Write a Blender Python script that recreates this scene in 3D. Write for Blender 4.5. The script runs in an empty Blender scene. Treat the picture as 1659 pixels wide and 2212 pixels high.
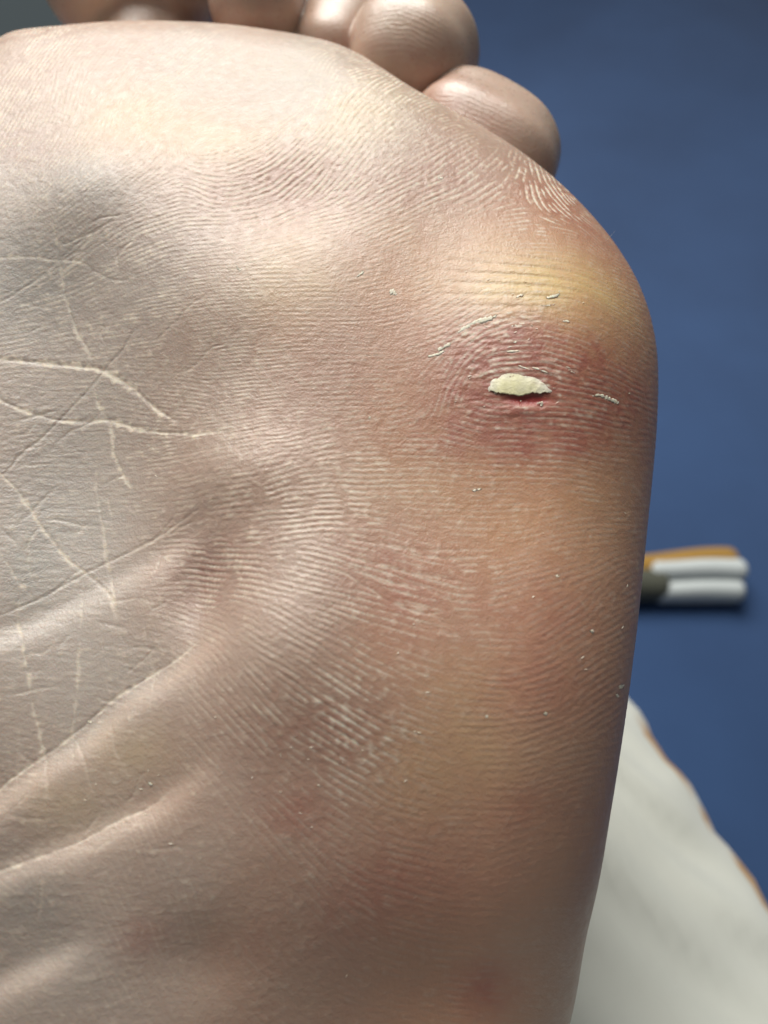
import bpy, math, random
import numpy as np
import openvdb
from mathutils import Matrix, Vector

rng = np.random.default_rng(7)
random.seed(7)

# ------------------------------------------------------------------ camera, light, exposure
scene = bpy.context.scene
COL = scene.collection
MM = 0.001
CAM_POS = Vector((0.0, 0.0, 0.300))
CAM_PITCH = math.radians(35.0)                     # 0 = straight down on the bed

cam_data = bpy.data.cameras.new('camera')
cam = bpy.data.objects.new('camera', cam_data)
COL.objects.link(cam)
cam.location = CAM_POS
cam.rotation_euler = (CAM_PITCH, 0, 0)
cam_data.sensor_fit = 'HORIZONTAL'
cam_data.sensor_width = 36.0
cam_data.lens = 36.0
cam_data.clip_start = 0.005
cam_data.clip_end = 50.0
cam_data.dof.use_dof = True
cam_data.dof.focus_distance = 0.0875
cam_data.dof.aperture_fstop = 23.0
scene.camera = cam

world = bpy.data.worlds.new('World')
scene.world = world
world.use_nodes = True
wb = world.node_tree.nodes['Background']
wb.inputs['Color'].default_value = (0.90, 0.95, 1.0, 1)
wb.inputs['Strength'].default_value = 0.118

ld = bpy.data.lights.new('window_light', 'AREA')
ld.shape = 'RECTANGLE'
ld.size = 0.85
ld.size_y = 0.75
ld.energy = 8.9
ld.spread = math.radians(108)
ld.color = (1.0, 0.972, 0.915)
lamp = bpy.data.objects.new('window_light', ld)
COL.objects.link(lamp)
AIM = Vector((0.0, 0.055, 0.235))
LDIR = Vector((-0.24, 0.59, 0.77)).normalized()
lamp.location = AIM + LDIR * 1.05
lamp.rotation_euler = LDIR.to_track_quat('Z', 'Y').to_euler()

scene.view_settings.view_transform = 'Standard'
scene.view_settings.look = 'None'
scene.view_settings.exposure = 0.0
scene.view_settings.gamma = 1.0
scene.render.engine = 'CYCLES'
scene.cycles.use_denoising = True
scene.cycles.max_bounces = 6

# ------------------------------------------------------------------ frames
# foot frame in mm: u to the little-toe side, v heel to toe, w out of the sole
TAU = math.radians(22.0)
CT, ST, D0 = math.cos(TAU), math.sin(TAU), 82.0
FOOT_M = (Matrix.Translation(CAM_POS) @ Matrix.Rotation(CAM_PITCH, 4, 'X')
          @ Matrix.Translation((0, 0, -D0 * MM)) @ Matrix.Rotation(-TAU, 4, 'X'))


def v2f(x, y, z):
    z = z + D0
    return np.stack([x, y * CT - z * ST, y * ST + z * CT], -1)


CAMF = v2f(np.array(0.), np.array(0.), np.array(0.))


def ray_f(px):
    """ray in the foot frame through a spot of the 1659 x 2212 picture (used to survey the foot)"""
    px = np.asarray(px, float)
    x, y = (px[..., 0] - 829.5) / 1659, (1106 - px[..., 1]) / 1659
    d = np.stack([x, y * CT + ST, y * ST - CT], -1)
    return d / np.linalg.norm(d, axis=-1, keepdims=True)


# ------------------------------------------------------------------ mesh helpers
def make_mesh(name, verts, faces, mat=None, parent=None, smooth=True):
    me = bpy.data.meshes.new(name)
    me.from_pydata([tuple(v) for v in verts], [], [tuple(f) for f in faces])
    if smooth:
        me.polygons.foreach_set('use_smooth', [True] * len(me.polygons))
    if mat:
        me.materials.append(mat)
    ob = bpy.data.objects.new(name, me)
    COL.objects.link(ob)
    if parent:
        ob.parent = parent
    return ob


def tag(o, label, cat=None, group=None, kind=None):
    if label: o['label'] = label
    if cat: o['category'] = cat
    if group: o['group'] = group
    if kind: o['kind'] = kind
    return o


def new_mat(name):
    m = bpy.data.materials.new(name)
    m.use_nodes = True
    nt = m.node_tree
    return m, nt, nt.nodes['Principled BSDF']


class NT:
    """small node helper"""
    def __init__(s, nt): s.nt = nt
    def n(s, t, **k):
        n = s.nt.nodes.new(t)
        for a, b in k.items(): setattr(n, a, b)
        return n
    def put(s, sock, v):
        if hasattr(v, 'is_output'): s.nt.links.new(v, sock)
        else: sock.default_value = v
    def math(s, op, a, b=0.0, clamp=False):
        n = s.n('ShaderNodeMath', operation=op, use_clamp=clamp)
        s.put(n.inputs[0], a); s.put(n.inputs[1], b)
        return n.outputs[0]
    def mix(s, f, a, b, mode='MIX'):
        n = s.n('ShaderNodeMix', data_type='RGBA', blend_type=mode)
        s.put(n.inputs[0], f); s.put(n.inputs[6], a); s.put(n.inputs[7], b)
        return n.outputs[2]
    def attr(s, name):
        return s.n('ShaderNodeAttribute', attribute_name=name).outputs['Fac']
    def noise(s, scale, detail=3, rough=0.55, vec=None, dist=0.0):
        n = s.n('ShaderNodeTexNoise')
        n.inputs['Scale'].default_value = scale
        n.inputs['Detail'].default_value = detail
        n.inputs['Roughness'].default_value = rough
        n.inputs['Distortion'].default_value = dist
        if vec is not None: s.put(n.inputs['Vector'], vec)
        return n.outputs['Fac']
    def ramp(s, f, lo, hi, a=0.0, b=1.0):
        n = s.n('ShaderNodeMapRange')
        s.put(n.inputs[0], f)
        for i, v in zip((1, 2, 3, 4), (lo, hi, a, b)): n.inputs[i].default_value = v
        return n.outputs[0]
    def obj(s):
        return s.n('ShaderNodeTexCoord').outputs['Object']
    def bump(s, h, dist, strength=1.0, nrm=None):
        n = s.n('ShaderNodeBump')
        s.put(n.inputs['Height'], h)
        n.inputs['Distance'].default_value = dist
        n.inputs['Strength'].default_value = strength
        if nrm is not None: s.put(n.inputs['Normal'], nrm)
        return n.outputs['Normal']


# ------------------------------------------------------------------ 2-D maps over the sole (u, v)
def catmull(P, n=12, closed=True):
    P = np.asarray(P, float)
    N = len(P)
    t = np.linspace(0, 1, n, endpoint=False)[:, None]
    out = []
    for i in range(N if closed else N - 1):
        if closed: a, b, c, d = P[i - 1], P[i], P[(i + 1) % N], P[(i + 2) % N]
        else: a, b, c, d = P[max(i - 1, 0)], P[i], P[i + 1], P[min(i + 2, N - 1)]
        out.append(.5 * (2 * b + (c - a) * t + (2 * a - 5 * b + 4 * c - d) * t ** 2 + (3 * b - a - 3 * c + d) * t ** 3))
    if not closed: out.append(P[-1:])
    return np.concatenate(out)


def gauss_blur(A, sig):
    r = int(3 * sig + 1)
    k = np.exp(-np.arange(-r, r + 1) ** 2 / (2 * sig * sig)); k /= k.sum()
    for ax in (0, 1):
        pad = [(0, 0), (0, 0)]; pad[ax] = (r, r)
        B = np.pad(A, pad, mode='edge')
        out = np.zeros_like(A)
        for i, kk in enumerate(k):
            out += kk * (B[i:i + A.shape[0]] if ax == 0 else B[:, i:i + A.shape[1]])
        A = out
    return A


class Map:
    """regular grid over (u,v) with bilinear or bicubic look-up"""
    def __init__(s, u0, u1, v0, v1, h):
        s.u0, s.v0, s.h = u0, v0, h
        s.U = np.arange(u0, u1, h); s.V = np.arange(v0, v1, h)
        s.A = np.zeros((len(s.U), len(s.V)))
    def grid(s): return np.meshgrid(s.U, s.V, indexing='ij')
    def cubic(s, u, v, A=None):
        A = s.A if A is None else A
        x = np.clip((u - s.u0) / s.h, 1, A.shape[0] - 3.001); y = np.clip((v - s.v0) / s.h, 1, A.shape[1] - 3.001)
        i, j = x.astype(int), y.astype(int)
        fx, fy = x - i, y - j
        def wts(t): return [((1 - t) ** 3) / 6, (3 * t ** 3 - 6 * t ** 2 + 4) / 6, (-3 * t ** 3 + 3 * t ** 2 + 3 * t + 1) / 6, t ** 3 / 6]
        wx, wy = wts(fx), wts(fy)
        o = 0
        for a in range(4):
            o = o + wx[a] * sum(wy[b] * A[i + a - 1, j + b - 1] for b in range(4))
        return o
    def lin(s, u, v, A):
        x = np.clip((u - s.u0) / s.h, 0, A.shape[0] - 1.001); y = np.clip((v - s.v0) / s.h, 0, A.shape[1] - 1.001)
        i, j = x.astype(int), y.astype(int)
        fx, fy = x - i, y - j
        return ((A[i, j] * (1 - fx) + A[i + 1, j] * fx) * (1 - fy) + (A[i, j + 1] * (1 - fx) + A[i + 1, j + 1] * fx) * fy)


def sdpoly(P, qu, qv):
    best = np.full(qu.shape, 1e9); ins = np.zeros(qu.shape, bool)
    B = np.roll(P, -1, 0)
    for a, b in zip(P, B):
        e = b - a
        wu, wv = qu - a[0], qv - a[1]
        t = np.clip((wu * e[0] + wv * e[1]) / (e @ e), 0, 1)
        best = np.minimum(best, (wu - t * e[0]) ** 2 + (wv - t * e[1]) ** 2)
        if abs(e[1]) > 1e-12:
            ins ^= ((a[1] <= qv) != (b[1] <= qv)) & (qu < a[0] + wv / e[1] * e[0])
    s = np.sqrt(best)
    return np.where(ins, -s, s)


# outline of the foot body (without toes), measured in mm
OUT = [(-61.0, 80.6), (-46.6, 84.9), (-30.1, 85.6), (-16.5, 83.6), (-2.9, 78.1), (8.2, 66.9), (20.8, 57.3), (29.1, 47.2),
       (34.3, 36.9), (36.0, 27.5), (35.0, 16.9), (32.2, 2.1), (28.7, -14.8), (26.2, -27.5), (24.5, -37.3), (23.3, -43.1),
       (22.3, -50.9), (19.5, -64.0), (13.0, -82.0), (8.0, -105.0), (-2.0, -130.0), (-20.0, -146.0), (-40.0, -146.0), (-58.0, -130.0),
       (-64.0, -105.0), (-63.0, -75.0), (-63.0, -45.0), (-65.0, -15.0), (-68.0, 15.0), (-70.0, 38.0), (-68.0, 60.0)]
RAD, HALF = 15.0, 19.0
big = Map(-100, 70, -180, 140, 1.0)
GU, GV = big.grid()
DIST = gauss_blur(sdpoly(catmull(OUT), GU, GV), 1.0)

rel = Map(-100, 70, -180, 140, 0.5)
RU, RV = rel.grid()
RELIEF = -0.0074 * np.maximum(0, -4 - np.maximum(RV, -70)) ** 2 + 5.5 * np.exp(-((RU + 14) / 46) ** 2 - ((RV - 34) / 29) ** 2)

# toes: (tip bulb centre u,v,w), (bulb radii along its own axes), in-plane angle of the long axis, root (u,v,w), root radius
TOES = []


def smin(a, b, k):
    h = np.clip(0.5 + 0.5 * (b - a) / k, 0, 1)
    return b * (1 - h) + a * h - k * h * (1 - h)


def f_body(u, v, w, D, rl):
    q1 = D + RAD
    q2 = np.abs(w - rl + HALF) - (HALF - RAD)
    return np.hypot(np.maximum(q1, 0), np.maximum(q2, 0)) + np.minimum(np.maximum(q1, q2), 0) - RAD


def cone(u, v, w, a, b, ra, rb):
    a = np.asarray(a, float); b = np.asarray(b, float)
    e = b - a
    t = np.clip(((u - a[0]) * e[0] + (v - a[1]) * e[1] + (w - a[2]) * e[2]) / (e @ e), 0, 1)
    return np.sqrt((u - a[0] - t * e[0]) ** 2 + (v - a[1] - t * e[1]) ** 2 + (w - a[2] - t * e[2]) ** 2) - (ra + (rb - ra) * t)


def ell(u, v, w, c, r, ang):
    ca, sa = math.cos(ang), math.sin(ang)
    x, y, z = u - c[0], v - c[1], w - c[2]
    p, q = (x * ca + y * sa) / r[0], (-x * sa + y * ca) / r[1]
    s = z / r[2]
    e = 2.2
    k0 = (np.abs(p) ** e + np.abs(q) ** e + np.abs(s) ** e) ** (1 / e)
    return (k0 - 1) * min(r) + 0.42 * np.sin(0.42 * x + 0.3 * y + ang * 9 + 1) * np.sin(0.37 * y - 0.2 * z + ang * 5)


LEG = ((-27, -108, -30), (-25, -165, -66))


def f_rest(u, v, w, f, toes=True):
    f = smin(f, cone(u, v, w, (-28, -95, -26), LEG[1], 30, 36), 14)           # heel bone, ankle and shin
    f = smin(f, cone(u, v, w, (-34, 30, -32), (-28, -100, -40), 17, 27), 16)   # instep
    if toes:
        g = None
        for c, r, ang, root, rr in TOES:
            t = smin(ell(u, v, w, c, r, ang), cone(u, v, w, root, (c[0], c[1], c[2] - 3), rr, min(r) * 0.66), 2.0)
            g = t if g is None else smin(g, t, 0.35)
        f = smin(f, g, 0.7)
    return f


def f_full(u, v, w, toes=True):
    return f_rest(u, v, w, f_body(u, v, w, big.cubic(u, v, DIST), rel.cubic(u, v, RELIEF)), toes)


def trace(px, toes=False):
    d = ray_f(px)
    t = np.full(d.shape[:-1], 45.0)
    for _ in range(44):
        p = CAMF + d * t[..., None]
        t = t + 0.92 * np.clip(f_full(p[..., 0], p[..., 1], p[..., 2], toes), -3, 6)
        t = np.minimum(t, 400)
    return CAMF + d * t[..., None]


def uv(px):
    return trace(np.asarray(px, float))[..., :2]


def at_depth(px, depth):
    px = np.asarray(px, float)
    return v2f((px[0] - 829.5) / 1659 * depth, (1106 - px[1]) / 1659 * depth, -np.array(depth, float))


for (px, dep, r, ang, root, rr) in [
        ((330, -80), 131, (18.5, 11.5, 12.0), 0.40, (-42, 74, -22), 10.0),
        ((556, -10), 125, (8.1, 9.6, 8.4), 0.05, (-20, 70, -21), 6.6),
        ((738, 102), 128, (8.0, 9.2, 8.2), -0.10, (-7, 66, -21), 6.4),
        ((893, 122), 121, (9.9, 9.4, 9.2), -0.35, (4, 60, -20), 6.2),
        ((1040, 318), 117, (12.4, 9.6, 9.0), -0.82, (15, 46, -19), 6.0)]:
    TOES.append((at_depth(px, dep), r, ang, root, rr))

# ---- broad relief surveyed on the sole: pads, hollows and skin folds
def blob(U, V, px, rad_px, ang=0.0):
    """gaussian spot; radii given across the picture at that spot, turned into mm on the sole"""
    c, *q = uv([px, (px[0] + 10, px[1]), (px[0], px[1] - 10)])
    su, sv = min(np.linalg.norm(q[0] - c) / 10, .09), min(np.linalg.norm(q[1] - c) / 10, .14)
    x, y = (U - c[0]) / su, (V - c[1]) / sv
    ca, sa = math.cos(ang), math.sin(ang)
    return np.exp(-((x * ca + y * sa) / rad_px[0]) ** 2 - ((-x * sa + y * ca) / rad_px[1]) ** 2)


def line_sd(U, V, pts, reach):
    """signed distance to an open line (positive left of its direction), and position 0..1 along it"""
    P = pts
    best = np.full(U.shape, 1e9); sd = np.zeros(U.shape); al = np.zeros(U.shape)
    lo, hi = P.min(0) - reach, P.max(0) + reach
    iu = np.where((U[:, 0] > lo[0]) & (U[:, 0] < hi[0]))[0]; iv = np.where((V[0] > lo[1]) & (V[0] < hi[1]))[0]
    if len(iu) == 0 or len(iv) == 0: return np.full(U.shape, 1e9), np.zeros(U.shape), al
    s_ = np.s_[iu[0]:iu[-1] + 1, iv[0]:iv[-1] + 1]
    u, v = U[s_], V[s_]
    b = best[s_]; d_ = sd[s_]; a_ = al[s_]
    L = np.concatenate([[0], np.cumsum(np.linalg.norm(np.diff(P, axis=0), axis=1))])
    for k in range(len(P) - 1):
        e = P[k + 1] - P[k]
        le = math.hypot(*e) + 1e-9
        wu, wv = u - P[k][0], v - P[k][1]
        t = np.clip((wu * e[0] + wv * e[1]) / le ** 2, 0, 1)
        dd = np.hypot(wu - t * e[0], wv - t * e[1])
        m = dd < b
        b[m] = dd[m]
        cr = (e[0] * wv - e[1] * wu) / le
        d_[m] = np.where(cr >= 0, dd, -dd)[m]
        a_[m] = ((L[k] + t * le) / L[-1])[m]
    return best, sd, al


def line_win(U, V, P, reach):
    lo, hi = P.min(0) - reach, P.max(0) + reach
    iu = np.where((U[:, 0] > lo[0]) & (U[:, 0] < hi[0]))[0]; iv = np.where((V[0] > lo[1]) & (V[0] < hi[1]))[0]
    if len(iu) < 2 or len(iv) < 2: return None
    s_ = np.s_[iu[0]:iu[-1] + 1, iv[0]:iv[-1] + 1]
    return (s_,) + line_sd(U[s_], V[s_], P, reach + 1)


BR = RELIEF.copy()
for px, r, amp, ang in [
        ((150, 1150), (330, 520), -5.0, 0.0), ((60, 620), (260, 200), -2.2, 0.0), ((60, 900), (300, 260), -1.5, 0.0),
        ((820, 230), (230, 150), 1.6, -0.3), ((170, 190), (220, 130), 1.2, 0.0),
        ((610, 430), (150, 90), -1.1, 0.0), ((190, 395), (120, 80), 0.9, 0.4),
        ((1190, 740), (230, 230), 2.6, 0.0), ((930, 560), (150, 200), -0.5, 0.0),
        ((420, 1260), (70, 120), -1.5, 0.0), ((620, 1330), (150, 260), 1.3, -0.3),
        ((470, 770), (150, 100), -0.4, 0.0), ((520, 1010), (150, 90), 0.9, 0.0), ((660, 1480), (190, 170), 0.8, -0.3), ((560, 1250), (120, 80), -.3, 0.0), ((1000, 1500), (330, 300), 0.8, 0.0),
        ((600, 1900), (300, 250), 1.0, 0.0), ((1000, 2150), (250, 130), -1.2, 0.0), ((430, 2080), (110, 90), -0.9, 0.0),
        ((1280, 2050), (80, 200), -0.8, 0.0)]:
    BR += 1.2 * amp * blob(RU, RV, px, r, ang)
FOLDS = [([(-140, 1800), (-60, 1745), (0, 1700), (55, 1658), (165, 1582), (260, 1492), (340, 1447), (430, 1380), (520, 1320)], 2.0, 5.0, .9),
         ([(-140, 1960), (-60, 1910), (40, 1863), (135, 1828), (210, 1793), (260, 1768), (320, 1743), (380, 1700), (480, 1620)], 1.9, 4.5, .8),
         ([(-140, 2200), (-60, 2160), (0, 2123), (60, 2093), (130, 2062), (220, 2010)], 2.2, 5.0, .9),
         ([(-100, 1375), (0, 1335), (75, 1297), (185, 1234), (290, 1185), (370, 1137), (440, 1090), (500, 1040)], 1.0, 4.0, .6)]
for pts, amp, valley, rise in FOLDS:
    amp *= .68
    P = uv(catmull(pts, 6, closed=False))
    d, s, al = line_sd(RU, RV, P, 22)
    fade = np.clip((1 - al) / 0.3, 0, 1) ** 1.2 if True else 1
    # s > 0: up-left side, a slow dip; s < 0: the rolled lip that overhangs it
    prof = np.where(s > 0, -amp * np.exp(-np.abs(s) / (1.3 * valley)), 0)
    lip = np.where(s <= 0, amp * rise * .8 * np.exp(-np.abs(s) / 8.5) - amp * (1 + .8 * rise) * np.exp(-np.abs(s) / 0.9), 0)
    BR += gauss_blur(np.where(d < 21, (prof + lip) * fade, 0), 0.7)
RELIEF = gauss_blur(BR, 1.2)

# ------------------------------------------------------------------ fine maps: dermal ridges, creases, pigment
FH = 0.12
fine = Map(-58, -58 + 809.5 * FH, -66, -66 + 1249.5 * FH, FH)
FU, FV = fine.grid()
FN = FU.shape


def px_of_grid(U, V, W):
    y = V * CT + W * ST; z = -D0 - V * ST + W * CT
    return 829.5 + 1659 * U / -z, 1106 - 1659 * y / -z


W0 = rel.cubic(FU, FV, RELIEF)
edge = np.clip((big.cubic(FU, FV, DIST) + RAD) / RAD, 0, 1)
W0 = W0 - RAD * (1 - np.sqrt(np.maximum(1 - edge ** 2, 0)))
PX, PY = px_of_grid(FU, FV, W0)

ORI = """50 125 50;50 200 62;150 210 80;250 150 50;400 120 40;600 180 8;250 260 70;350 250 40;500 260 15;120 300 55;60 380 50;200 350 45;300 380 40;
350 430 20;390 330 100;440 370 -5;520 355 20;620 330 45;600 400 35;520 430 8;430 410 -25;700 380 50;760 330 55;440 300 20;730 250 60;800 200 40;790 150 15;850 230 35;
690 190 75;900 300 35;1000 350 30;1050 400 36;1100 370 52;1140 385 88;1165 375 105;1185 405 122;1215 430 -48;1250 450 -38;1300 515 -45;850 430 30;700 480 15;
950 470 15;1100 480 10;1200 520 0;1320 600 -20;40 470 40;150 450 38;60 560 35;200 520 35;300 600 20;450 600 5;350 700 5;500 750 4;600 650 0;700 700 -3;800 800 0;900 720 10;950 680 25;
1000 680 30;1100 620 12;1200 620 0;1300 660 -25;1350 720 -35;1250 720 -20;960 800 55;975 870 75;1000 905 -20;1100 900 -3;1200 930 -3;1300 850 -15;
1350 800 -30;1100 960 0;1330 950 -10;100 700 10;100 850 0;400 870 -3;450 950 12;300 850 -5;600 900 8;550 1000 12;700 950 10;560 1050 15;600 1150 5;560 1250 -5;600 1350 -25;
700 1250 -15;850 1200 -18;900 1280 -15;800 1100 -5;950 1100 -2;1100 1050 0;1300 1050 -8;1200 1150 12;1200 1250 15;1200 1350 35;1150 1330 30;1280 1300 40;
1100 1400 -3;1150 1480 8;1200 1450 25;1000 1480 -10;1250 1500 40;750 1450 -30;850 1500 -25;700 1550 -35;850 1650 -25;950 1650 -12;1050 1600 3;1150 1600 15;
500 1500 -55;550 1600 -45;650 1750 -40;800 1800 -25;900 1900 -15;1000 1800 0;1100 1850 15;400 1850 -70;450 1950 -70;600 1900 -55;700 2000 -40;950 2100 -5;200 1100 0;200 1300 0;200 1450 -10;
950 80 -8;900 60 -12;850 110 -25;980 130 -35;1010 200 -45;1080 260 -45;1150 300 -50;560 20 10;300 20 10;750 60 0"""
ctl = np.array([[float(x) for x in s.split()] for s in ORI.replace('\n', '').split(';')])
th = np.radians(ctl[:, 2])
step = 5
cx, cy = PX[::step, ::step], PY[::step, ::step]
c2 = np.zeros(cx.shape); s2 = np.zeros(cx.shape); ws = np.zeros(cx.shape) + 1e-12
for (x, y, _), t in zip(ctl, th):
    r2 = (cx - x) ** 2 + (cy - y) ** 2 + 300.0
    wgt = r2 ** -1.6
    c2 += wgt * math.cos(2 * t); s2 += wgt * math.sin(2 * t); ws += wgt
c2 /= ws; s2 /= ws
ori_px = 0.5 * np.arctan2(s2, c2)


def upsample(A):
    a = np.repeat(np.repeat(A, step, 0), step, 1)[:FN[0], :FN[1]]
    return gauss_blur(a, step * 0.6)


# picture direction -> direction on the sole (local Jacobian of the projection)
gxu, gxv = np.gradient(PX, FH); gyu, gyv = np.gradient(PY, FH)
gxu, gxv, gyu, gyv = (gauss_blur(a[::step, ::step], 2) for a in (gxu, gxv, gyu, gyv))
dx, dy = np.cos(ori_px), -np.sin(ori_px)
det = gxu * gyv - gxv * gyu
du, dv = (gyv * dx - gxv * dy) / det, (-gyu * dx + gxu * dy) / det
th_uv = np.arctan2(dv, du)
C2, S2 = upsample(np.cos(2 * th_uv)), upsample(np.sin(2 * th_uv))
TH = 0.5 * np.arctan2(S2, C2)


def idw(spec, soft=5000.0, power=1.5):
    a = np.zeros(cx.shape); wsum = np.zeros(cx.shape)
    for x, y, val in spec:
        wgt = ((cx - x) ** 2 + (cy - y) ** 2 + soft) ** -power
        a += wgt * val; wsum += wgt
    return upsample(a / wsum)


PITCH = idw([(50, 150, 1.05), (250, 160, 1.0), (600, 200, .85), (750, 230, 1.3), (1050, 370, 1.3), (1150, 390, 1.4), (500, 370, 1.15), (650, 400, 1.15), (200, 380, .90), (450, 650, .72), (500, 850, .74),
             (800, 700, .80), (1100, 550, .80), (1100, 930, .95), (1300, 800, .95), (600, 1200, .85), (850, 1230, 1.1), (900, 1320, 1.2), (1200, 1300, .95),
             (1150, 1480, 1.0), (750, 1600, 1.1), (900, 1700, 1.1), (600, 1900, 1.15), (1000, 1850, 1.1), (200, 1200, .8), (900, 60, .65), (1080, 270, .7)])

# ridges grown from noise by repeated oriented filtering
ku = np.fft.fftfreq(FN[0], FH)[:, None]; kv = np.fft.rfftfreq(FN[1], FH)[None]
PITCH *= 0.66
NO, PS = 12, np.array([0.46, 0.62, 0.84])
KR = np.hypot(ku, kv); KA = np.arctan2(kv, ku)
ang_i = ((TH + math.pi / 2) % math.pi) / math.pi * NO
bi = np.floor(ang_i).astype(int) % NO; bf = ang_i - np.floor(ang_i)
pi_ = np.clip(np.interp(PITCH, PS, np.arange(3)), 0, 1.999)
qi = pi_.astype(int); qf = pi_ - qi
R = rng.standard_normal(FN)
for it in range(4):
    F = np.fft.rfft2(R)
    out = np.zeros(FN)
    for o in range(NO):
        a0 = o * math.pi / NO
        da = (KA - a0 + math.pi / 2) % math.pi - math.pi / 2
        wa = np.where(bi == o, 1 - bf, np.where((bi + 1) % NO == o, bf, 0.0))
        if wa.max() == 0: continue
        GA = F * np.exp(-(da / 0.18) ** 2)
        for p in range(3):
            wp = np.where(qi == p, 1 - qf, np.where(qi + 1 == p, qf, 0.0))
            m = wa * wp
            if m.max() == 0: continue
            G = np.exp(-((KR - 1 / PS[p]) / 0.32) ** 2)
            out += m * np.fft.irfft2(GA * G, FN)
    R = np.tanh(out / (out.std() + 1e-9) * 1.1)
loc = np.sqrt(gauss_blur(out[::2, ::2] ** 2, 5).repeat(2, 0).repeat(2, 1)[:FN[0], :FN[1]]) + 1e-9
RIDGE = np.clip(out / loc / 1.41, -1.3, 1.3)                               # about a sine across each ridge


def vnoise(cell, seed, shape=FN):
    r = np.random.default_rng(seed)
    c = cell / FH
    g = r.standard_normal((int(shape[0] / c) + 4, int(shape[1] / c) + 4))
    x = np.arange(shape[0]) / c; y = np.arange(shape[1]) / c
    def ax(x):
        i = x.astype(int); t = x - i
        return i, [((1 - t) ** 3) / 6, (3 * t ** 3 - 6 * t ** 2 + 4) / 6, (-3 * t ** 3 + 3 * t ** 2 + 3 * t + 1) / 6, t ** 3 / 6]
    i, wx = ax(x); j, wy = ax(y)
    rows = sum(wx[a][:, None] * g[i + a] for a in range(4))
    return sum(wy[b][None] * rows[:, j + b] for b in range(4)) * 1.6


N1, N2, N3, N4 = vnoise(0.35, 1), vnoise(1.2, 2), vnoise(5, 3), vnoise(14, 4)
# anisotropic grain that breaks the ridges into dashes
Gr = rng.standard_normal(FN)
BEAD = gauss_blur(Gr, 1.5); BEAD /= BEAD.std()

AMP = idw([(50, 150, 1.5), (250, 150, 1.1), (450, 100, .6), (620, 180, .5), (650, 250, .7), (760, 240, 1.6), (1000, 350, 1.4), (1150, 390, 1.4), (520, 380, 1.6), (650, 380, 1.5),
           (200, 380, 1.1), (60, 480, .8), (120, 620, .45), (450, 650, .75), (500, 800, 1.2), (450, 900, 1.4), (300, 750, .7), (150, 850, .35), (700, 650, .6), (800, 800, .5), (700, 950, .8),
           (1050, 520, .25), (1250, 560, .2), (1300, 700, .55), (1100, 930, .75), (1330, 850, .7), (900, 1000, .35), (1150, 1050, .4), (560, 1000, 1.8), (600, 1150, 1.8),
           (620, 1350, 1.6), (850, 1230, .7), (900, 1400, .3), (1200, 1300, .75), (1150, 1480, .8), (1020, 1400, .4), (750, 1600, .85), (880, 1700, .75), (1050, 1750, .5), (1200, 1750, .3),
           (600, 1900, .7), (800, 2000, .5), (1050, 2000, .3), (200, 1050, .2), (200, 1300, .12), (150, 1500, .12), (300, 1700, .2), (200, 1950, .2), (1200, 2100, .2), (900, 70, .7), (1080, 260, .8), (560, 30, .35), (300, 20, .3)],
          1500, 1.6)
DRY = idw([(50, 150, .7), (250, 150, .35), (600, 150, .15), (760, 240, .9), (1000, 350, .75), (1150, 390, 1.0), (700, 380, .75), (520, 370, .6), (200, 380, .5), (60, 520, .45), (300, 480, .5),
           (450, 650, .35), (500, 850, .45), (300, 700, .45), (700, 650, .12), (850, 700, .12), (1050, 520, .12), (1250, 560, .12), (1000, 740, .5), (1100, 930, .25), (1330, 850, .15), (560, 1000, .5), (600, 1200, .5),
           (620, 1400, .45), (850, 1230, .6), (920, 1300, .6), (1200, 1300, .18), (1150, 1480, .12), (750, 1560, .85), (760, 1640, .9), (880, 1700, .35), (1050, 1650, .06), (550, 1650, .5), (650, 1850, .5), (800, 1950, .3),
           (1000, 1900, .05), (300, 1600, .25), (200, 1300, .1), (150, 1000, .15), (1250, 1900, .05), (900, 70, .3), (1080, 260, .2)], 1500, 1.6)

DRY *= np.interp(PY, [0, 1050, 1450, 1700, 2200], [1, .85, .5, .4, .25])
# the body of the relief, mm
HGT = 0.0145 * AMP * RIDGE * np.clip(0.8 + 0.4 * N3 + 0.25 * N2, .1, 2)
HGT += 0.004 * N1 + 0.006 * BEAD * (0.4 + AMP) + 0.006 * N2
# dry pale furrows
fur = np.clip((-RIDGE - 0.60 + 0.05 * BEAD + 0.08 * N2) / 0.28, 0, 1)
WHITE = 1.8 * fur * np.clip(DRY * (1.0 + 0.35 * N3), 0, 1) * np.clip(0.85 + 0.25 * BEAD, 0, 1)
# dusty pale speckle between ridges
WHITE += 0.5 * np.clip(BEAD * 0.8 + N1 - 1.35, 0, 1) * np.clip(DRY + 0.1, 0, 1)
patch = blob(FU, FV, (770, 1600), (110, 70), -0.4) + .6 * blob(FU, FV, (850, 1460), (60, 40)) + .5 * blob(FU, FV, (680, 1540), (80, 60))
WHITE += np.clip(patch, 0, 1) * np.clip(0.10 + 0.4 * N2 + 0.5 * BEAD - 0.3 * RIDGE, 0, 1) * 0.35

DARKLINE = np.zeros(FN)
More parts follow.
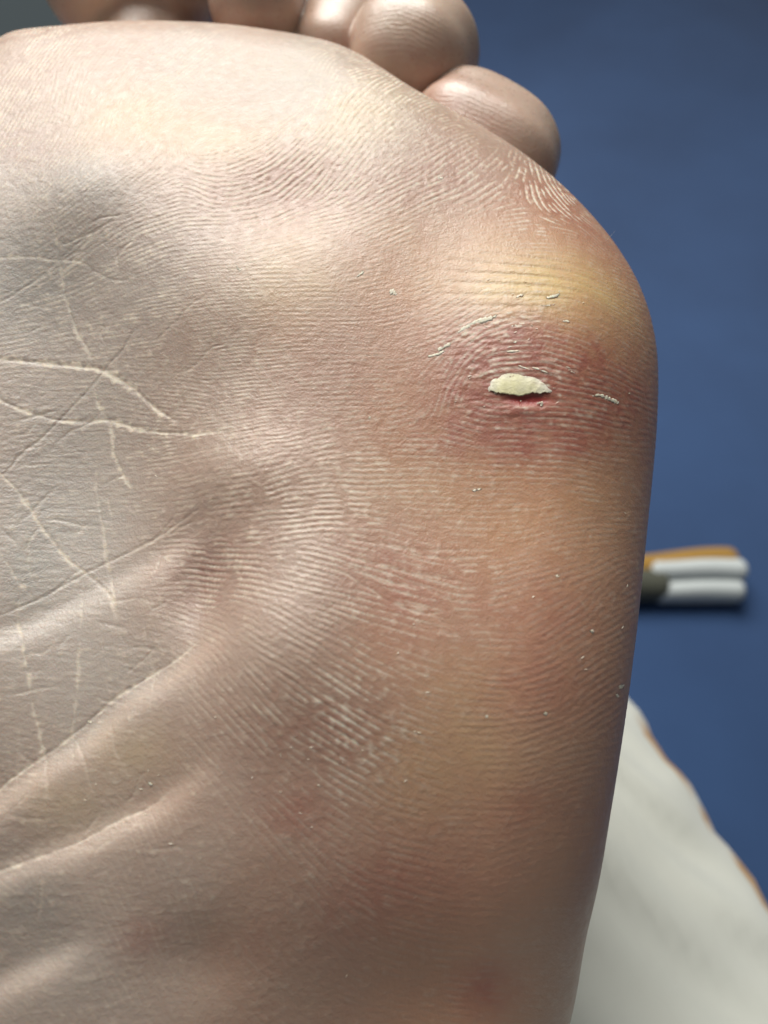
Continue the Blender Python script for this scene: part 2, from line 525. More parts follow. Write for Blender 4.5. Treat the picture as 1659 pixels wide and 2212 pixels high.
# flexion creases: (points, half width mm, depth mm, paleness)
CREASES = [([(-40, 768), (0, 775), (60, 781), (130, 788), (220, 801), (255, 815), (290, 838), (350, 888), (390, 915)], .55, .30, 1.0),
           ([(-40, 835), (0, 862), (60, 890), (110, 908), (132, 912), (190, 916), (236, 911), (300, 930), (380, 940), (440, 938), (500, 931)], .38, .22, .95),
           ([(112, 470), (120, 520), (127, 565), (140, 640), (160, 700), (187, 755), (200, 790)], .34, .14, .7),
           ([(-20, 556), (30, 553), (70, 553), (127, 563), (175, 570), (200, 590), (240, 608), (290, 606)], .24, .12, .65),
           ([(127, 563), (90, 600), (45, 628), (-10, 660)], .16, .12, .35),
           ([(127, 563), (160, 530), (200, 500), (260, 470)], .16, .12, .3),
           ([(40, 655), (80, 660), (110, 664)], .2, .08, .6),
           ([(450, 630), (400, 666), (372, 702), (330, 740)], .2, .16, .2),
           ([(300, 690), (262, 760), (224, 798), (200, 830), (132, 902), (90, 945), (52, 974), (20, 1010), (-20, 1040)], .22, .24, .18),
           ([(205, 835), (212, 868), (235, 912), (240, 950), (247, 985), (262, 1020), (290, 1065)], .3, .12, .75),
           ([(-30, 990), (0, 1020), (40, 1062), (95, 1142), (130, 1187), (185, 1234), (220, 1262), (245, 1297), (252, 1340)], .32, .16, .8),
           ([(0, 960), (30, 940), (60, 935), (90, 900)], .15, .08, .3),
           ([(35, 900), (48, 960), (62, 1030)], .12, .07, .45),
           ([(32, 1317), (48, 1375), (60, 1437), (70, 1500), (80, 1562), (92, 1620), (100, 1659), (103, 1720)], .26, .12, .8),
           ([(180, 1247), (172, 1332), (163, 1447), (163, 1512), (158, 1600), (158, 1690)], .2, .09, .55),
           ([(210, 1000), (212, 1062), (225, 1137), (233, 1202), (245, 1262), (252, 1330)], .22, .10, .55),
           ([(-10, 1175), (40, 1252), (75, 1297)], .2, .1, .5),
           ([(310, 1340), (325, 1410), (335, 1450), (330, 1500)], .15, .08, .5),
           ([(340, 1195), (365, 1210), (400, 1220)], .2, .06, .6),
           ([(45, 1560), (42, 1640), (38, 1700)], .14, .07, .4),
           ([(250, 1357), (275, 1390), (300, 1425), (330, 1440)], .15, .07, .4),
           # sharp fold bottoms
           ([(-60, 1750), (0, 1704), (55, 1661), (110, 1622), (165, 1585), (210, 1540), (260, 1495), (340, 1449), (385, 1425), (430, 1383)], .22, .30, .75),
           ([(-60, 1912), (40, 1865), (135, 1830), (210, 1794), (260, 1769), (320, 1744), (372, 1705)], .2, .26, .5),
           ([(-20, 1340), (75, 1299), (185, 1236), (290, 1185), (370, 1138), (440, 1090)], .2, .24, .3),
           # long pale cracks on the outer midfoot
           ([(735, 1160), (800, 1172), (860, 1185), (900, 1200), (960, 1208), (1020, 1212)], .13, .10, .85),
           ([(725, 1190), (770, 1205), (830, 1225), (880, 1235), (950, 1250), (1010, 1262)], .13, .10, .9),
           ([(735, 1215), (790, 1238), (850, 1262), (910, 1270), (960, 1290), (1000, 1298)], .13, .10, .85),
           ([(720, 1225), (800, 1270), (850, 1300), (905, 1320), (960, 1322)], .15, .12, 1.0),
           ([(815, 1168), (880, 1182), (940, 1188), (1000, 1190)], .12, .09, .7),
           ([(850, 1305), (920, 1320), (960, 1345), (1000, 1352)], .12, .08, .7),
           ([(890, 1350), (930, 1355), (970, 1372), (1005, 1380)], .12, .08, .5),
           ([(800, 1120), (860, 1132), (930, 1140)], .1, .07, .5),
           ([(700, 1495), (740, 1520), (800, 1545), (850, 1575), (900, 1600)], .14, .09, .7),
           ([(640, 1525), (700, 1560), (760, 1600), (840, 1635)], .14, .09, .6)]
for pts, hw, dep, pale in CREASES:
    hw, dep, pale = hw * .46, dep * .30, pale * (1.0 if hw > .18 else .6)
    P = uv(catmull(pts, 5, closed=False))
    jit = np.cumsum(rng.standard_normal((len(P), 2)) * 0.05, 0); jit -= np.linspace(0, 1, len(P))[:, None] * jit[-1]
    P = P + np.clip(jit, -.25, .25)
    win = line_win(FU, FV, P, 2.2)
    if win is None: continue
    w_, d, sg, al = win
    tap = np.clip(np.minimum(al, 1 - al) / 0.12 + 0.15, 0, 1)
    wv_ = hw * (0.75 + 0.25 * N2[w_]) * (0.4 + 0.6 * tap) + 0.06
    HGT[w_] -= dep * np.exp(-(d / wv_) ** 2) * tap
    band = np.clip(1.0 - d / (1.35 * wv_) + 0.45 * BEAD[w_] + 0.3 * N1[w_] + .3 * N2[w_], 0, 1) * (d < 4 * wv_)
    WHITE[w_] = np.maximum(WHITE[w_], band * pale * tap)
# faint random creases on the arch
for k in range(46):
    x, y = rng.uniform(-20, 380), rng.uniform(480, 1900)
    a = rng.choice([rng.normal(-1.35, .25), rng.normal(0.1, .25), rng.normal(.8, .2)])
    L = rng.uniform(40, 170)
    pts = [(x + L * t * math.cos(a) + rng.normal(0, 4), y - L * t * math.sin(a) + rng.normal(0, 4)) for t in (0, .33, .66, 1)]
    win = line_win(FU, FV, uv(catmull(pts, 4, closed=False)), 1.0)
    if win is None: continue
    w_, d, sg, al = win
    core = np.exp(-(d / 0.13) ** 2) * np.clip(np.minimum(al, 1 - al) / 0.3, 0, 1)
    HGT[w_] -= 0.05 * core
    WHITE[w_] = np.maximum(WHITE[w_], 0.38 * core * np.clip(.7 + .5 * BEAD[w_], 0, 1))

# fine woven cross-hatching of the thin arch skin
ARCH = np.clip(idw([(150, 700, .6), (100, 1000, 1), (250, 1200, 1), (200, 1450, 1), (150, 1700, 1), (250, 1950, .9), (450, 1700, .5), (450, 1000, .15), (600, 1300, 0), (700, 800, 0), (400, 600, .1),
                    (900, 1500, 0), (700, 1800, .15), (900, 300, 0), (300, 300, 0), (500, 2100, .5), (1000, 2000, 0)], 1500, 1.6), 0, 1)
fib = np.fft.irfft2(np.fft.rfft2(rng.standard_normal(FN)) * np.exp(-(ku / .55) ** 2 - ((kv - 0) / 2.0) ** 2) * (kv > .35), FN); fib /= fib.std()
HGT += 0.006 * ARCH * fib
WHITE += 0.25 * ARCH * np.clip(fib * .8 + BEAD * .6 - 1.35, 0, 1)

WHITE += .13 * blob(FU, FV, (720, 165), (260, 100), -.15) * (1 + .25 * N3)  # pale ball top: blanched skin, with part of its highlight painted in
# the sore: a ring of rough dry skin round a shallow red fissure
LES = blob(FU, FV, (1128, 842), (150, 95))
rough = LES + .8 * blob(FU, FV, (1040, 720), (110, 60), .5) + .5 * blob(FU, FV, (1180, 660), (120, 50))
fl = np.fft.irfft2(np.fft.rfft2(rng.standard_normal(FN)) * np.exp(-(ku / .7) ** 2 - (kv / 2.2) ** 2), FN); fl /= fl.std()
HGT += 0.022 * np.clip(rough, 0, 1) * fl
WHITE += 0.8 * np.clip(rough, 0, 1) * np.clip(fl * .9 + BEAD * .5 - 1.5, 0, 1)
pit = blob(FU, FV, (1140, 863), (42, 10), -0.03)
HGT -= 0.22 * np.clip(pit * 1.3, 0, 1)
HGT += 0.10 * blob(FU, FV, (1125, 888), (75, 12))
WHITE *= 1 - np.clip(pit * 1.6, 0, 1)
PIT = np.clip(pit * 1.6, 0, 1)
HGT -= 0.10 * blob(FU, FV, (1130, 600), (130, 60)) * np.clip(np.sin((FV) * 4.2 + FU * .6 + N3), 0, 1)

# pigment, with some sheen and shade painted in
def blobs(spec):
    o = np.zeros(cx.shape)
    for x, y, rx, ry, a, ang in spec:
        o += a * blob(FU[::step, ::step], FV[::step, ::step], (x, y), (rx, ry), ang)
    return upsample(o)


RED = blobs([(1120, 850, 190, 130, 1.05, 0), (1330, 830, 100, 130, .75, -.4), (1150, 745, 170, 70, .55, 0), (1100, 945, 240, 65, .55, 0), (1000, 800, 90, 130, .3, 0),
             (900, 1320, 160, 120, .45, 0), (850, 1200, 140, 80, .4, 0), (640, 1760, 90, 60, .6, 0), (700, 1600, 200, 100, .35, 0), (1000, 380, 220, 90, .4, 0),
             (620, 390, 160, 80, .34, 0), (900, 1900, 200, 90, .4, 0), (1180, 1330, 120, 110, .45, .4), (1150, 1500, 160, 70, .4, 0), (700, 900, 130, 90, .15, 0), (850, 640, 100, 90, .12, 0), (750, 780, 150, 90, .15, 0),  # first spot paints the mauve-brown shade of the dip on the ball
             (1120, 1750, 130, 60, .35, 0), (1050, 2140, 70, 60, .8, 0), (300, 2030, 60, 40, .4, 0), (1250, 480, 90, 40, .4, -.6), (80, 320, 90, 60, .35, 0),
             (460, 1240, 90, 120, .3, 0), (760, 2000, 160, 120, .3, 0), (560, 2030, 90, 70, .25, 0)])
YEL = blobs([(1195, 612, 145, 56, 1.05, -.1), (1310, 640, 90, 90, .25, -.6), (1180, 680, 170, 55, .55, -.35), (1000, 570, 240, 130, .25, 0), (780, 260, 110, 80, .55, .4), (480, 310, 100, 50, .45, 0), (280, 260, 150, 70, .5, 0),
             (620, 600, 120, 90, .4, 0), (1050, 1150, 220, 160, .15, 0), (960, 1650, 160, 110, .35, 0), (900, 1000, 200, 120, .12, 0), (1300, 1000, 80, 200, .15, 0), (280, 1630, 90, 60, .3, 0), (140, 1750, 90, 60, .3, 0), (1000, 1480, 100, 100, .25, 0), (600, 150, 260, 80, .10, 0)])
RED = np.clip(RED * (1 + .22 * N3 + .16 * N2 + .10 * N1), 0, 1.2)
YEL = np.clip(YEL * (1 + .18 * N3 + .15 * N2), 0, 1.2)
TAN = np.clip(idw([(100, 150, .45), (400, 120, .25), (650, 150, .10), (820, 200, .28), (1000, 350, .5), (300, 280, .6), (550, 400, .6), (150, 420, .1), (60, 600, 0), (300, 650, .1), (450, 700, .35), (650, 700, .65),
                   (900, 600, .9), (1100, 520, .9), (1250, 700, 1.0), (900, 900, .9), (1100, 1100, 1.0), (600, 950, .5), (450, 900, .3), (200, 900, .08), (150, 1200, 0), (200, 1450, .05), (400, 1300, .25), (600, 1300, .35),
                   (900, 1400, .75), (1200, 1400, .85), (700, 1600, .5), (950, 1700, .8), (1200, 1800, .8), (400, 1700, .35), (300, 1900, .25), (600, 2000, .5), (1000, 2100, .85), (150, 2050, .1), (900, 100, .45), (1080, 270, .4), (560, 30, .4), (300, 20, .5)], 3000, 1.7), 0, 1)
GREY = blobs([(120, 1010, 120, 130, .45, 0), (60, 620, 160, 130, .3, 0), (180, 390, 90, 60, .3, 0), (60, 1250, 60, 90, .6, 0), (30, 1950, 90, 60, .5, 0), (150, 1130, 100, 60, .2, 0), (560, 1000, 80, 60, .1, 0)])  # arch grey: its sheen and the hollow's shade put into the colour

# ------------------------------------------------------------------ skin material
skin, nt, bs = new_mat('dry_sole_skin')
g = NT(nt)
oc = g.obj()
mott = g.noise(160, 4, .6, oc)
mott2 = g.noise(620, 3, .6, oc)
base = g.mix(g.attr('tan'), (0.385, 0.340, 0.298, 1), (0.450, 0.235, 0.134, 1))
base = g.mix(g.math('MULTIPLY', g.math('MULTIPLY', g.ramp(mott, .35, .7), 0.30), g.ramp(g.attr('tan'), 0, .6, .25, 1)), base, (0.36, 0.20, 0.14, 1))
base = g.mix(g.math('MULTIPLY', g.attr('yellow'), 0.50, True), base, (0.640, 0.500, 0.200, 1))
redm = g.math('MULTIPLY', g.attr('red'), g.ramp(mott2, .28, .72, .45, 1.0), True)
base = g.mix(g.math('MULTIPLY', redm, .95, True), base, (0.330, 0.108, 0.076, 1))
base = g.mix(g.math('MULTIPLY', g.attr('grey'), 0.7, True), base, (0.215, 0.215, 0.195, 1))
base = g.mix(g.math('MULTIPLY', g.ramp(mott2, .55, .8), 0.18), base, (0.43, 0.33, 0.25, 1))
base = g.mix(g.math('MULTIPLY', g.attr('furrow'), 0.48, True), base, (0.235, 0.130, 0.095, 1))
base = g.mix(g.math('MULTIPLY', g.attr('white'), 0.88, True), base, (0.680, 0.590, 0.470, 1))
base = g.mix(g.attr('pit'), base, (0.42, 0.055, 0.045, 1))
nt.links.new(base, bs.inputs['Base Color'])
rgh = g.math('ADD', g.ramp(g.noise(900, 3, .6, oc), .3, .7, .35, .49), g.math('MULTIPLY', g.attr('white'), 0.2))
rgh = g.math('SUBTRACT', rgh, g.math('MULTIPLY', g.attr('toe'), 0.18))
nt.links.new(rgh, bs.inputs['Roughness'])
bs.inputs['Specular IOR Level'].default_value = 0.75
bs.inputs['Subsurface Weight'].default_value = 0.45
bs.inputs['Subsurface Radius'].default_value = (1.0, 0.40, 0.22)
bs.inputs['Subsurface Scale'].default_value = 0.0011
bn = g.bump(g.noise(3600, 3, .65, oc), 0.00007, 0.85)
bn = g.bump(g.noise(1500, 3, .6, oc), 0.00010, 0.2, bn)
nt.links.new(bn, bs.inputs['Normal'])

# ------------------------------------------------------------------ the foot: iso-surface, refined where it is seen close
HV = 0.7
gu = np.arange(-96, 56, HV); gv = np.arange(-212, 128, HV); gw = np.arange(-112, 18, HV)
a2, b2 = np.meshgrid(gu, gv, indexing='ij')
D2 = big.cubic(a2, b2, DIST).astype(np.float32)[..., None]; L2 = rel.cubic(a2, b2, RELIEF).astype(np.float32)[..., None]
vol = np.empty((len(gu), len(gv), len(gw)), np.float32)
gw32 = gw.astype(np.float32)[None, None]
jt = np.searchsorted(gv, 35.0)
for i0 in range(0, len(gu), 32):
    s_ = slice(i0, min(i0 + 32, len(gu)))
    for j0, j1, toes in ((0, jt, False), (jt, len(gv), True)):
        uu = a2[s_, j0:j1, None].astype(np.float32); vv = b2[s_, j0:j1, None].astype(np.float32)
        fb = f_body(uu, vv, gw32, D2[s_, j0:j1], L2[s_, j0:j1])
        vol[s_, j0:j1] = f_rest(uu, vv, gw32, fb, toes)
grid = openvdb.FloatGrid(5.0)
grid.copyFromArray(vol)
pts, tris, quads = grid.convertToPolygons(isovalue=0.0, adaptivity=0.0)
del vol, grid
P = pts.astype(float) * HV + np.array([gu[0], gv[0], gw[0]])
Q = quads.astype(np.int64)

qc = P[Q].mean(1)
qn = np.cross(P[Q[:, 2]] - P[Q[:, 0]], P[Q[:, 3]] - P[Q[:, 1]])
if (qn * (qc - np.array([-25., -20., -20.]))).sum() < 0:
    Q = Q[:, ::-1].copy(); qn = -qn
qn /= np.linalg.norm(qn, axis=1, keepdims=True)
toc = CAMF - qc
toc /= np.linalg.norm(toc, axis=1, keepdims=True)
qpx, qpy = px_of_grid(qc[:, 0], qc[:, 1], qc[:, 2])
sel = ((qn * toc).sum(1) > -0.12) & (qpx > -50) & (qpx < 1700) & (qpy > -50) & (qpy < 2290) & (qc[:, 1] > -66) & (qc[:, 2] > -30)


def refine(P, Q, sel, n):
    """split the chosen quads n x n, keep the rest and give their shared edges the new points"""
    S = Q[sel]
    E = np.stack([S, np.roll(S, -1, 1)], -1).reshape(-1, 2)
    key = np.sort(E, 1); kk = key[:, 0] * (len(P) + 1) + key[:, 1]
    uq, inv = np.unique(kk, return_inverse=True)
    ea, eb = uq // (len(P) + 1), uq % (len(P) + 1)
    base_e = len(P)
    t = np.arange(1, n) / n
    PE = (P[ea][:, None] * (1 - t)[None, :, None] + P[eb][:, None] * t[None, :, None]).reshape(-1, 3)
    m = n - 1
    base_i = base_e + len(PE)
    s, r = np.meshgrid(t, t, indexing='ij')
    A, B, C, D = (P[S[:, k]][:, None, None] for k in range(4))
    s, r = s[None, ..., None], r[None, ..., None]
    PI = (A * (1 - s) * (1 - r) + B * s * (1 - r) + C * s * r + D * (1 - s) * r).reshape(-1, 3)
    ns = len(S)
    G = np.zeros((ns, n + 1, n + 1), np.int64)
    G[:, 0, 0], G[:, n, 0], G[:, n, n], G[:, 0, n] = S.T
    inv = inv.reshape(ns, 4)
    fwd = E.reshape(ns, 4, 2)[..., 0] < E.reshape(ns, 4, 2)[..., 1]
    ks = np.arange(m)
    def edge_ids(j):
        o = np.where(fwd[:, j, None], ks[None], m - 1 - ks[None])
        return base_e + inv[:, j, None] * m + o
    G[:, 1:n, 0] = edge_ids(0); G[:, n, 1:n] = edge_ids(1); G[:, 1:n, n] = edge_ids(2)[:, ::-1]; G[:, 0, 1:n] = edge_ids(3)[:, ::-1]
    G[:, 1:n, 1:n] = base_i + np.arange(ns * m * m).reshape(ns, m, m)
    NQ = np.stack([G[:, :-1, :-1], G[:, 1:, :-1], G[:, 1:, 1:], G[:, :-1, 1:]], -1).reshape(-1, 4)
    rest = Q[~sel]
    RE = np.sort(np.stack([rest, np.roll(rest, -1, 1)], -1), -1)
    rk = RE[..., 0] * (len(P) + 1) + RE[..., 1]
    pos = np.clip(np.searchsorted(uq, rk), 0, len(uq) - 1)
    hit = uq[pos] == rk
    anyh = hit.any(1)
    ngons = []
    for i in np.where(anyh)[0]:
        f = []
        for j in range(4):
            a, b = rest[i, j], rest[i, (j + 1) % 4]
            f.append(a)
            if hit[i, j]:
                ids = base_e + pos[i, j] * m + ks
                f.extend(ids if a < b else ids[::-1])
        ngons.append(f)
    return np.concatenate([P, PE, PI]), NQ, rest[~anyh], ngons


P, NQ, RQ, NG = refine(P, Q, sel, 5)


def f_pts(P):
    o = np.empty(len(P))
    m = P[:, 1] > 36
    o[m] = f_full(*P[m].T)
    o[~m] = f_full(*P[~m].T, toes=False)
    return o


def grad(P, F0, e=0.02):
    return np.stack([(f_pts(P + np.eye(3)[k] * e) - F0) / e for k in range(3)], -1)


F_ = f_pts(P)
G_ = grad(P, F_)
for r_ in range(2):
    P = P - np.clip(F_ / np.maximum((G_ ** 2).sum(1), .2), -.6, .6)[:, None] * G_
    if r_ == 0: F_ = f_pts(P)
G_ = grad(P, f_pts(P))
NRM = G_ / (np.linalg.norm(G_, axis=1, keepdims=True) + 1e-9)
inside = (P[:, 1] > -63) & (P[:, 2] > -32)
keep = np.clip((P[:, 1] + 66) / 5, 0, 1) * np.clip((P[:, 2] + 32) / 8, 0, 1)
side = np.clip((NRM[:, 2] + 0.1) / 0.5, 0.25, 1)                         # flatten where the sole turns away
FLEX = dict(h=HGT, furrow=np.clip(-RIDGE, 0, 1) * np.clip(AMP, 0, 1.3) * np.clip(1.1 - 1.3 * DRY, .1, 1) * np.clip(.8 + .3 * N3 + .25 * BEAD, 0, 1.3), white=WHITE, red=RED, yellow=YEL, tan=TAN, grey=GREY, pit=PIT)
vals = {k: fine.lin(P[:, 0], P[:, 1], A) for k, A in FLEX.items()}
toe = np.clip((big.cubic(P[:, 0], P[:, 1], DIST) + 0.6) / 1.5, 0, 1) * (P[:, 1] > 35)
fbody = f_body(P[:, 0], P[:, 1], P[:, 2], big.cubic(P[:, 0], P[:, 1], DIST), rel.cubic(P[:, 0], P[:, 1], RELIEF))
toe = np.where(P[:, 1] > 35, np.clip((fbody - 0.15) / 0.5, 0, 1), 0)
tpx, tpy = px_of_grid(P[:, 0], P[:, 1], P[:, 2])


def tspots(spec):
    o = np.zeros(len(P))
    for x, y, rx, ry, a, ang in spec:
        dx_, dy_ = tpx - x, y - tpy
        ca, sa = math.cos(ang), math.sin(ang)
        o += a * np.exp(-((dx_ * ca + dy_ * sa) / rx) ** 2 - ((-dx_ * sa + dy_ * ca) / ry) ** 2)
    return o


wob = fine.lin(P[:, 0], P[:, 1], N2) * .5 + fine.lin(P[:, 0], P[:, 1], N3)
tl = np.where(tpx - 0.55 * tpy > 850, -.50, -.22)                          # the little toe's lines slope more
s_t = (P[:, 1] * np.cos(tl) - P[:, 0] * np.sin(tl) + 0.4 * P[:, 2] + 0.022 * (P[:, 0] - 2) ** 2 * (tl > -.4)) / 0.72 * 2 * math.pi + 2.2 * wob
tamp = tspots([(880, 70, 90, 60, 1, 0), (1010, 240, 100, 70, 1, -.6), (560, 30, 60, 40, .5, 0), (720, 60, 60, 40, .5, 0), (960, 150, 60, 60, .5, 0)])
th_ = 0.011 * np.sin(s_t) * np.clip(.7 + .8 * wob, 0, 1.5) * np.clip(tamp, 0, 1) + 0.006 * fine.lin(P[:, 0], P[:, 1], N1)
tred = .25 * np.clip(wob, 0, 1) + .42 + tspots([(905, 165, 75, 70, .75, -.5), (545, 50, 75, 40, .8, 0), (740, 95, 70, 40, .7, 0), (1055, 260, 70, 50, .55, -.6), (430, 30, 60, 40, .5, 0), (940, 215, 60, 30, .4, 0), (1160, 350, 40, 40, .3, 0)])
ttan = np.clip(.38 + tspots([(780, 130, 60, 60, .3, 0), (935, 190, 25, 30, .4, 0), (700, 40, 60, 40, .3, 0), (200, 30, 120, 60, .4, 0)]), 0, 1) + .1 * wob
tyel = tspots([(880, 40, 80, 30, .35, 0), (150, 45, 100, 40, .4, 0)])
for k_, tv in (('h', th_), ('red', tred), ('tan', ttan), ('yellow', tyel), ('white', .36 + .10 * wob), ('grey', 0), ('furrow', .0), ('pit', 0)):
    vals[k_] = vals[k_] * (1 - toe) + tv * toe
side = np.where(toe > .5, 1, side)
P = P + NRM * (vals['h'] * keep * side)[:, None]

me = bpy.data.meshes.new('bare_foot')
nvt = len(P)
loops = np.concatenate([NQ.ravel(), RQ.ravel()] + [np.array(f) for f in NG]).astype(np.int32)
tot = np.concatenate([np.full(len(NQ) + len(RQ), 4), [len(f) for f in NG]]).astype(np.int32)
me.vertices.add(nvt)
me.vertices.foreach_set('co', (P * MM).astype(np.float32).ravel())
me.loops.add(len(loops))
me.loops.foreach_set('vertex_index', loops)
me.polygons.add(len(tot))
me.polygons.foreach_set('loop_start', np.concatenate([[0], np.cumsum(tot)[:-1]]).astype(np.int32))
me.update(calc_edges=True)
me.polygons.foreach_set('use_smooth', np.ones(len(tot), bool))
vals['toe'] = toe
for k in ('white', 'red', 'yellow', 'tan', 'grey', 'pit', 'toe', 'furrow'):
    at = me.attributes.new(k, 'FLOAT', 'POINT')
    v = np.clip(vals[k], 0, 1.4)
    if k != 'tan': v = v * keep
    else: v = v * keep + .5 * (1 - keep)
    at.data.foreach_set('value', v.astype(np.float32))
me.materials.append(skin)
me.validate()
foot = bpy.data.objects.new('bare_foot', me)
COL.objects.link(foot)
foot.matrix_world = FOOT_M
tag(foot, 'bare sole with dry ridged skin and a peeling red sore near the little toe', 'foot')


# ------------------------------------------------------------------ peeling skin: the flap over the sore and loose flakes
def surf(px):
    """points and normals on the finished skin (without the finest relief)"""
    p = trace(np.asarray(px, float), toes=True)
    e = 0.05
    n = np.stack([f_full(*(p + np.eye(3)[k] * e).T) - f_full(*(p - np.eye(3)[k] * e).T) for k in range(3)], -1)
    n /= np.linalg.norm(n, axis=-1, keepdims=True)
    return p, n


def sheet(name, grid_pts, thick, mat):
    """closed thin sheet from an (n,m,3) grid of points in mm"""
    n, m = grid_pts.shape[:2]
    a = grid_pts
    tu = np.gradient(a, axis=0); tv = np.gradient(a, axis=1)
    nr = np.cross(tu, tv); nr /= np.linalg.norm(nr, axis=-1, keepdims=True) + 1e-9
    if nr[..., 2].mean() < 0: nr = -nr
    vs = np.concatenate([a.reshape(-1, 3), (a - nr * thick).reshape(-1, 3)]) * MM
    k = n * m
    fs = []
    for i in range(n - 1):
        for j in range(m - 1):
            q = (i * m + j, i * m + j + 1, (i + 1) * m + j + 1, (i + 1) * m + j)
            fs.append(q); fs.append(tuple(x + k for x in q[::-1]))
    ring = [i * m for i in range(n)] + [(n - 1) * m + j for j in range(1, m)] + [i * m + m - 1 for i in range(n - 2, -1, -1)] + [j for j in range(m - 2, 0, -1)]
    for p, q in zip(ring, ring[1:] + ring[:1]): fs.append((p, q, q + k, p + k))
    ob = make_mesh(name, vs, fs, mat, foot)
    return ob


flapm, nt, bs = new_mat('dead_skin_flap')
g = NT(nt); oc = g.obj()
wmap = g.n('ShaderNodeMapping'); g.put(wmap.inputs['Vector'], oc); wmap.inputs['Scale'].default_value = (.35, 1.6, 1); wmap.inputs['Rotation'].default_value = (0, 0, .35)
streak = g.noise(1500, 4, .7, wmap.outputs[0], .5)
c = g.mix(g.math('ADD', g.attr('tear'), g.ramp(g.noise(600, 3, .6, oc), .3, .7, -.3, .3), True), (0.92, 0.88, 0.56, 1), (0.88, 0.85, 0.74, 1))
c = g.mix(g.math('MULTIPLY', g.ramp(streak, .50, .68), g.ramp(g.attr('tear'), .1, .9, .15, .75)), c, (0.58, 0.47, 0.38, 1))
nt.links.new(c, bs.inputs['Base Color'])
tr = g.n('ShaderNodeBsdfTranslucent'); g.put(tr.inputs['Color'], c)
mx = g.n('ShaderNodeMixShader'); mx.inputs[0].default_value = .22
nt.links.new(bs.outputs[0], mx.inputs[1]); nt.links.new(tr.outputs[0], mx.inputs[2])
nt.links.new(mx.outputs[0], nt.nodes['Material Output'].inputs['Surface'])
bs.inputs['Roughness'].default_value = 0.32
bs.inputs['Transmission Weight'].default_value = 0.0
bs.inputs['Subsurface Weight'].default_value = 0.0
bs.inputs['Subsurface Radius'].default_value = (1, .8, .5)
bs.inputs['Subsurface Scale'].default_value = 0.0008
nt.links.new(g.bump(g.noise(2200, 4, .7, oc, .6), 0.00012, .7), bs.inputs['Normal'])

flakem, nt, bs = new_mat('dry_skin_flake')
g = NT(nt); oc = g.obj()
nt.links.new(g.mix(g.noise(1500, 2, .5, oc), (0.76, 0.68, 0.55, 1), (0.60, 0.48, 0.36, 1)), bs.inputs['Base Color'])
bs.inputs['Roughness'].default_value = 0.55
bs.inputs['Subsurface Weight'].default_value = 0.2
bs.inputs['Subsurface Scale'].default_value = 0.0006

top = np.array([(450, 560), (470, 490), (500, 430), (570, 395), (650, 372), (760, 366), (850, 392), (960, 428), (1060, 462), (1115, 512), (1160, 576)], float)
bot = np.array([(452, 566), (500, 572), (545, 590), (615, 606), (700, 620), (800, 626), (905, 606), (936, 588), (990, 606), (1080, 592), (1162, 580)], float)
NS, NTT = 90, 18
ts = np.linspace(0, 10, NS)
T = np.stack([np.interp(ts, range(11), top[:, k]) for k in (0, 1)], -1)
Bm = np.stack([np.interp(ts, range(11), bot[:, k]) for k in (0, 1)], -1)
Bm[2:-2, 1] += np.convolve(rng.normal(0, 13, NS - 4), [.2, .2, .2, .2, .2], 'same'); T[1:-1, 1] += np.convolve(rng.normal(0, 9, NS - 2), [.2, .2, .2, .2, .2], 'same')
Bm[2:22, 1] += rng.normal(0, 6, 20)
tt = np.linspace(0, 1, NTT)
gp = T[:, None] * (1 - tt)[None, :, None] + Bm[:, None] * tt[None, :, None]
gp = np.stack([962.2 + .2 * gp[..., 0], 730 + .2 * gp[..., 1]], -1)
p, n = surf(gp.reshape(-1, 2))
belly = np.sin(np.linspace(0, math.pi, NS))[:, None] ** .6
lift = -0.04 + belly * (0.24 * tt[None] ** 1.5 + 0.14 * np.sin(tt[None] * math.pi)) + 0.05 * np.sin(np.linspace(0, 9, NS))[:, None] * tt[None]
lift = lift + rng.normal(0, .004, lift.shape) + .02 * np.sin(np.linspace(0, 40, NS))[:, None] * np.sin(tt[None] * 5)
p = p + n * lift.reshape(-1)[:, None]
fp = sheet('peeling_flap', p.reshape(NS, NTT, 3), 0.035, flapm)
fa = fp.data.attributes.new('tear', 'FLOAT', 'POINT')
fc = np.broadcast_to((np.abs(np.linspace(-1, 1, NS) + .05)[:, None] ** 2.5 + .6 * (1 - tt[None]) ** 2), (NS, NTT)).ravel()
fa.data.foreach_set('value', np.concatenate([fc, fc]).astype(np.float32))
fp['label'] = 'creamy white flap of dead skin lifted over the red fissure'

